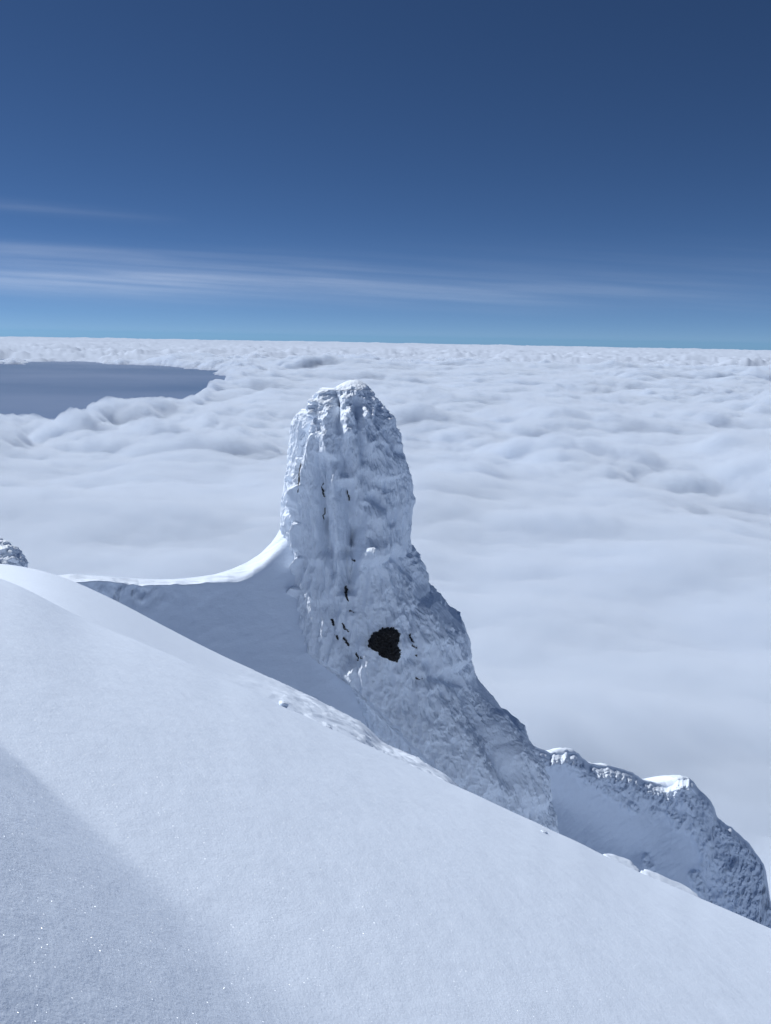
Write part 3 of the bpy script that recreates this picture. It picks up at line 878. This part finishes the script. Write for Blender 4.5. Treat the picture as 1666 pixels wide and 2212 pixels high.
YO += (1 - band_c) * (0.12 * fbm(PR_, (8, 8, 1.4), 3, .5, off=100) + 0.45 * fbm(PR_, (12, 12, 3.0), 4, .5, off=98) + 0.35 * lump2) + sstep(1480, 1600, gxx) * 2.2 * lump2
PR_ = at(GX, GY, YD + YO * sstep(0, 0.03, vf)[:, None])
# far side
C0 = PR_[0]
bk = []
for t in np.linspace(1, 0, 12)[:-1]:
    b = C0.copy(); b[:, 1] += 110 * t; b[:, 2] -= 75 * t ** 1.2 + 6 * t; b[:, 0] += 0
    bk.append(b)
PRR = np.concatenate([np.array(bk), PR_])
rdg = empty('snow_ridge', at(np.array(1400.), np.array(1800.), np.array(260.)))
tag(rdg, 'steep snowy side ridge with rimed rocks and white capped crest at right', 'ridge')
o = grid_mesh('snow_face', PRR[:, ::-1], M_RIDGE); adopt(o, rdg)

# snow caps on the crest
def cap(pts, th_, name='snow_cap'):
    p = np.asarray(pts, float); xs = np.linspace(p[0, 0], p[-1, 0], 50)
    y0 = np.interp(xs, p[:, 0], p[:, 1])
    Yx = np.interp(xs, rc, YR)
    prof = np.sin(np.linspace(0, math.pi, 50)) ** 0.5
    secs = []
    for a in np.linspace(-0.25 * math.pi, 1.15 * math.pi, 16):
        c = at(xs, y0 + 3, Yx)
        c[:, 1] += -math.cos(a) * th_ * 2.2 * prof + 1.0
        c[:, 2] += math.sin(a) * th_ * prof * 0.9
        secs.append(c)
    q = np.array(secs)
    q[..., 2] += 0.25 * fbm(q, 3.0, 3, off=99)
    ob = grid_mesh(name, q[::-1], M_BOWL); adopt(ob, rdg)
cap(z7([(295, 156), (340, 147), (400, 141), (440, 143), (480, 168)]), 0.9)
cap(z7([(960, 345), (1020, 351), (1060, 341), (1090, 321), (1120, 309), (1150, 310)]), 1.1)

# ------------------------------------------------------------------ rime crag peeping over the slope at the far left
def lump_rock(name, c, rad, mat, seed, sub=(120, 80), amp=0.35):
    a, b = np.meshgrid(np.linspace(0, 2 * math.pi, sub[0])[:-1], np.linspace(1e-4, math.pi - 1e-4, sub[1]))
    d = np.stack([np.sin(b) * np.cos(a), np.sin(b) * np.sin(a), np.cos(b)], -1)
    q = d * np.array(rad)
    n_ = fbm(q / max(rad), 0.7, 4, 0.55, off=seed, mode='r') + 0.5 * fbm(q / max(rad), 0.22, 4, 0.55, off=seed + 1, mode='b')
    q = q * (1 + amp * (n_ - 0.4))[..., None] + np.array(c)
    return grid_mesh(name, q, mat, wrap=True)
c = at(np.array(-40.), np.array(1232.), np.array(60.))
crag = lump_rock('rime_crag', c, (3.4, 3.0, 2.6), M_RIME, 110, (220, 160), amp=0.16)
tag(crag, 'small rime-crusted crag peeping over the slope at the left edge', 'rock')

# ------------------------------------------------------------------ small lumps of snow on the slope
def block(px_, py_, size, label, seed, dims=(1, 0.7, 0.6), rot=0.4, y=None, name='snow_block', group='loose lumps of snow on the slope'):
    if y is None:
        p = on_slope(px_, py_)
    else:
        p = at(np.array(float(px_)), np.array(float(py_)), np.array(float(y)))
    a, b = np.meshgrid(np.linspace(0, 2 * math.pi, 49)[:-1], np.linspace(1e-4, math.pi - 1e-4, 30))
    d = np.stack([np.sin(b) * np.cos(a), np.sin(b) * np.sin(a), np.cos(b)], -1)
    d = np.sign(d) * np.abs(d) ** 0.6
    q = d * np.array(dims) * size / 2
    q = q * (1 + 0.4 * fbm(q / size, 0.5, 5, 0.62, off=seed))[..., None]
    c_, s_ = math.cos(rot), math.sin(rot)
    q = q @ np.array([[c_, s_, 0], [-s_, c_, 0], [0, 0, 1]])
    q = q @ np.array([[0.9, 0, -0.42], [0, 1, 0], [0.42, 0, 0.9]])
    q = q + p + np.array([0, 0, size * dims[2] * 0.18])
    o_ = grid_mesh(name, q, M_BOWL, wrap=True)
    tag(o_, label, 'snow lump', group)
    return o_
block(613, 1523, 0.085, 'small squarish snow lump resting on the crest below the saddle', 130, y=6.6)
block(706, 1576, 0.10, 'jagged little snow lump on the crest in front of the shaded bowl', 131, (1.1, .6, .5), y=6.6)
block(1176, 1799, 0.05, 'tiny snow crumb on the slope just below the foot of the pinnacle', 132, (1.2, .7, .5))
block(1345, 1872, 0.36, 'broken slab of snow jutting from the slope edge before the right ridge', 133, (1.5, .8, .22), 0.2, y=8.6)
block(1452, 1928, 0.5, 'smooth rounded snow hump on the slope edge at lower right', 134, (1.8, .9, .26), 0.0, y=9.0)
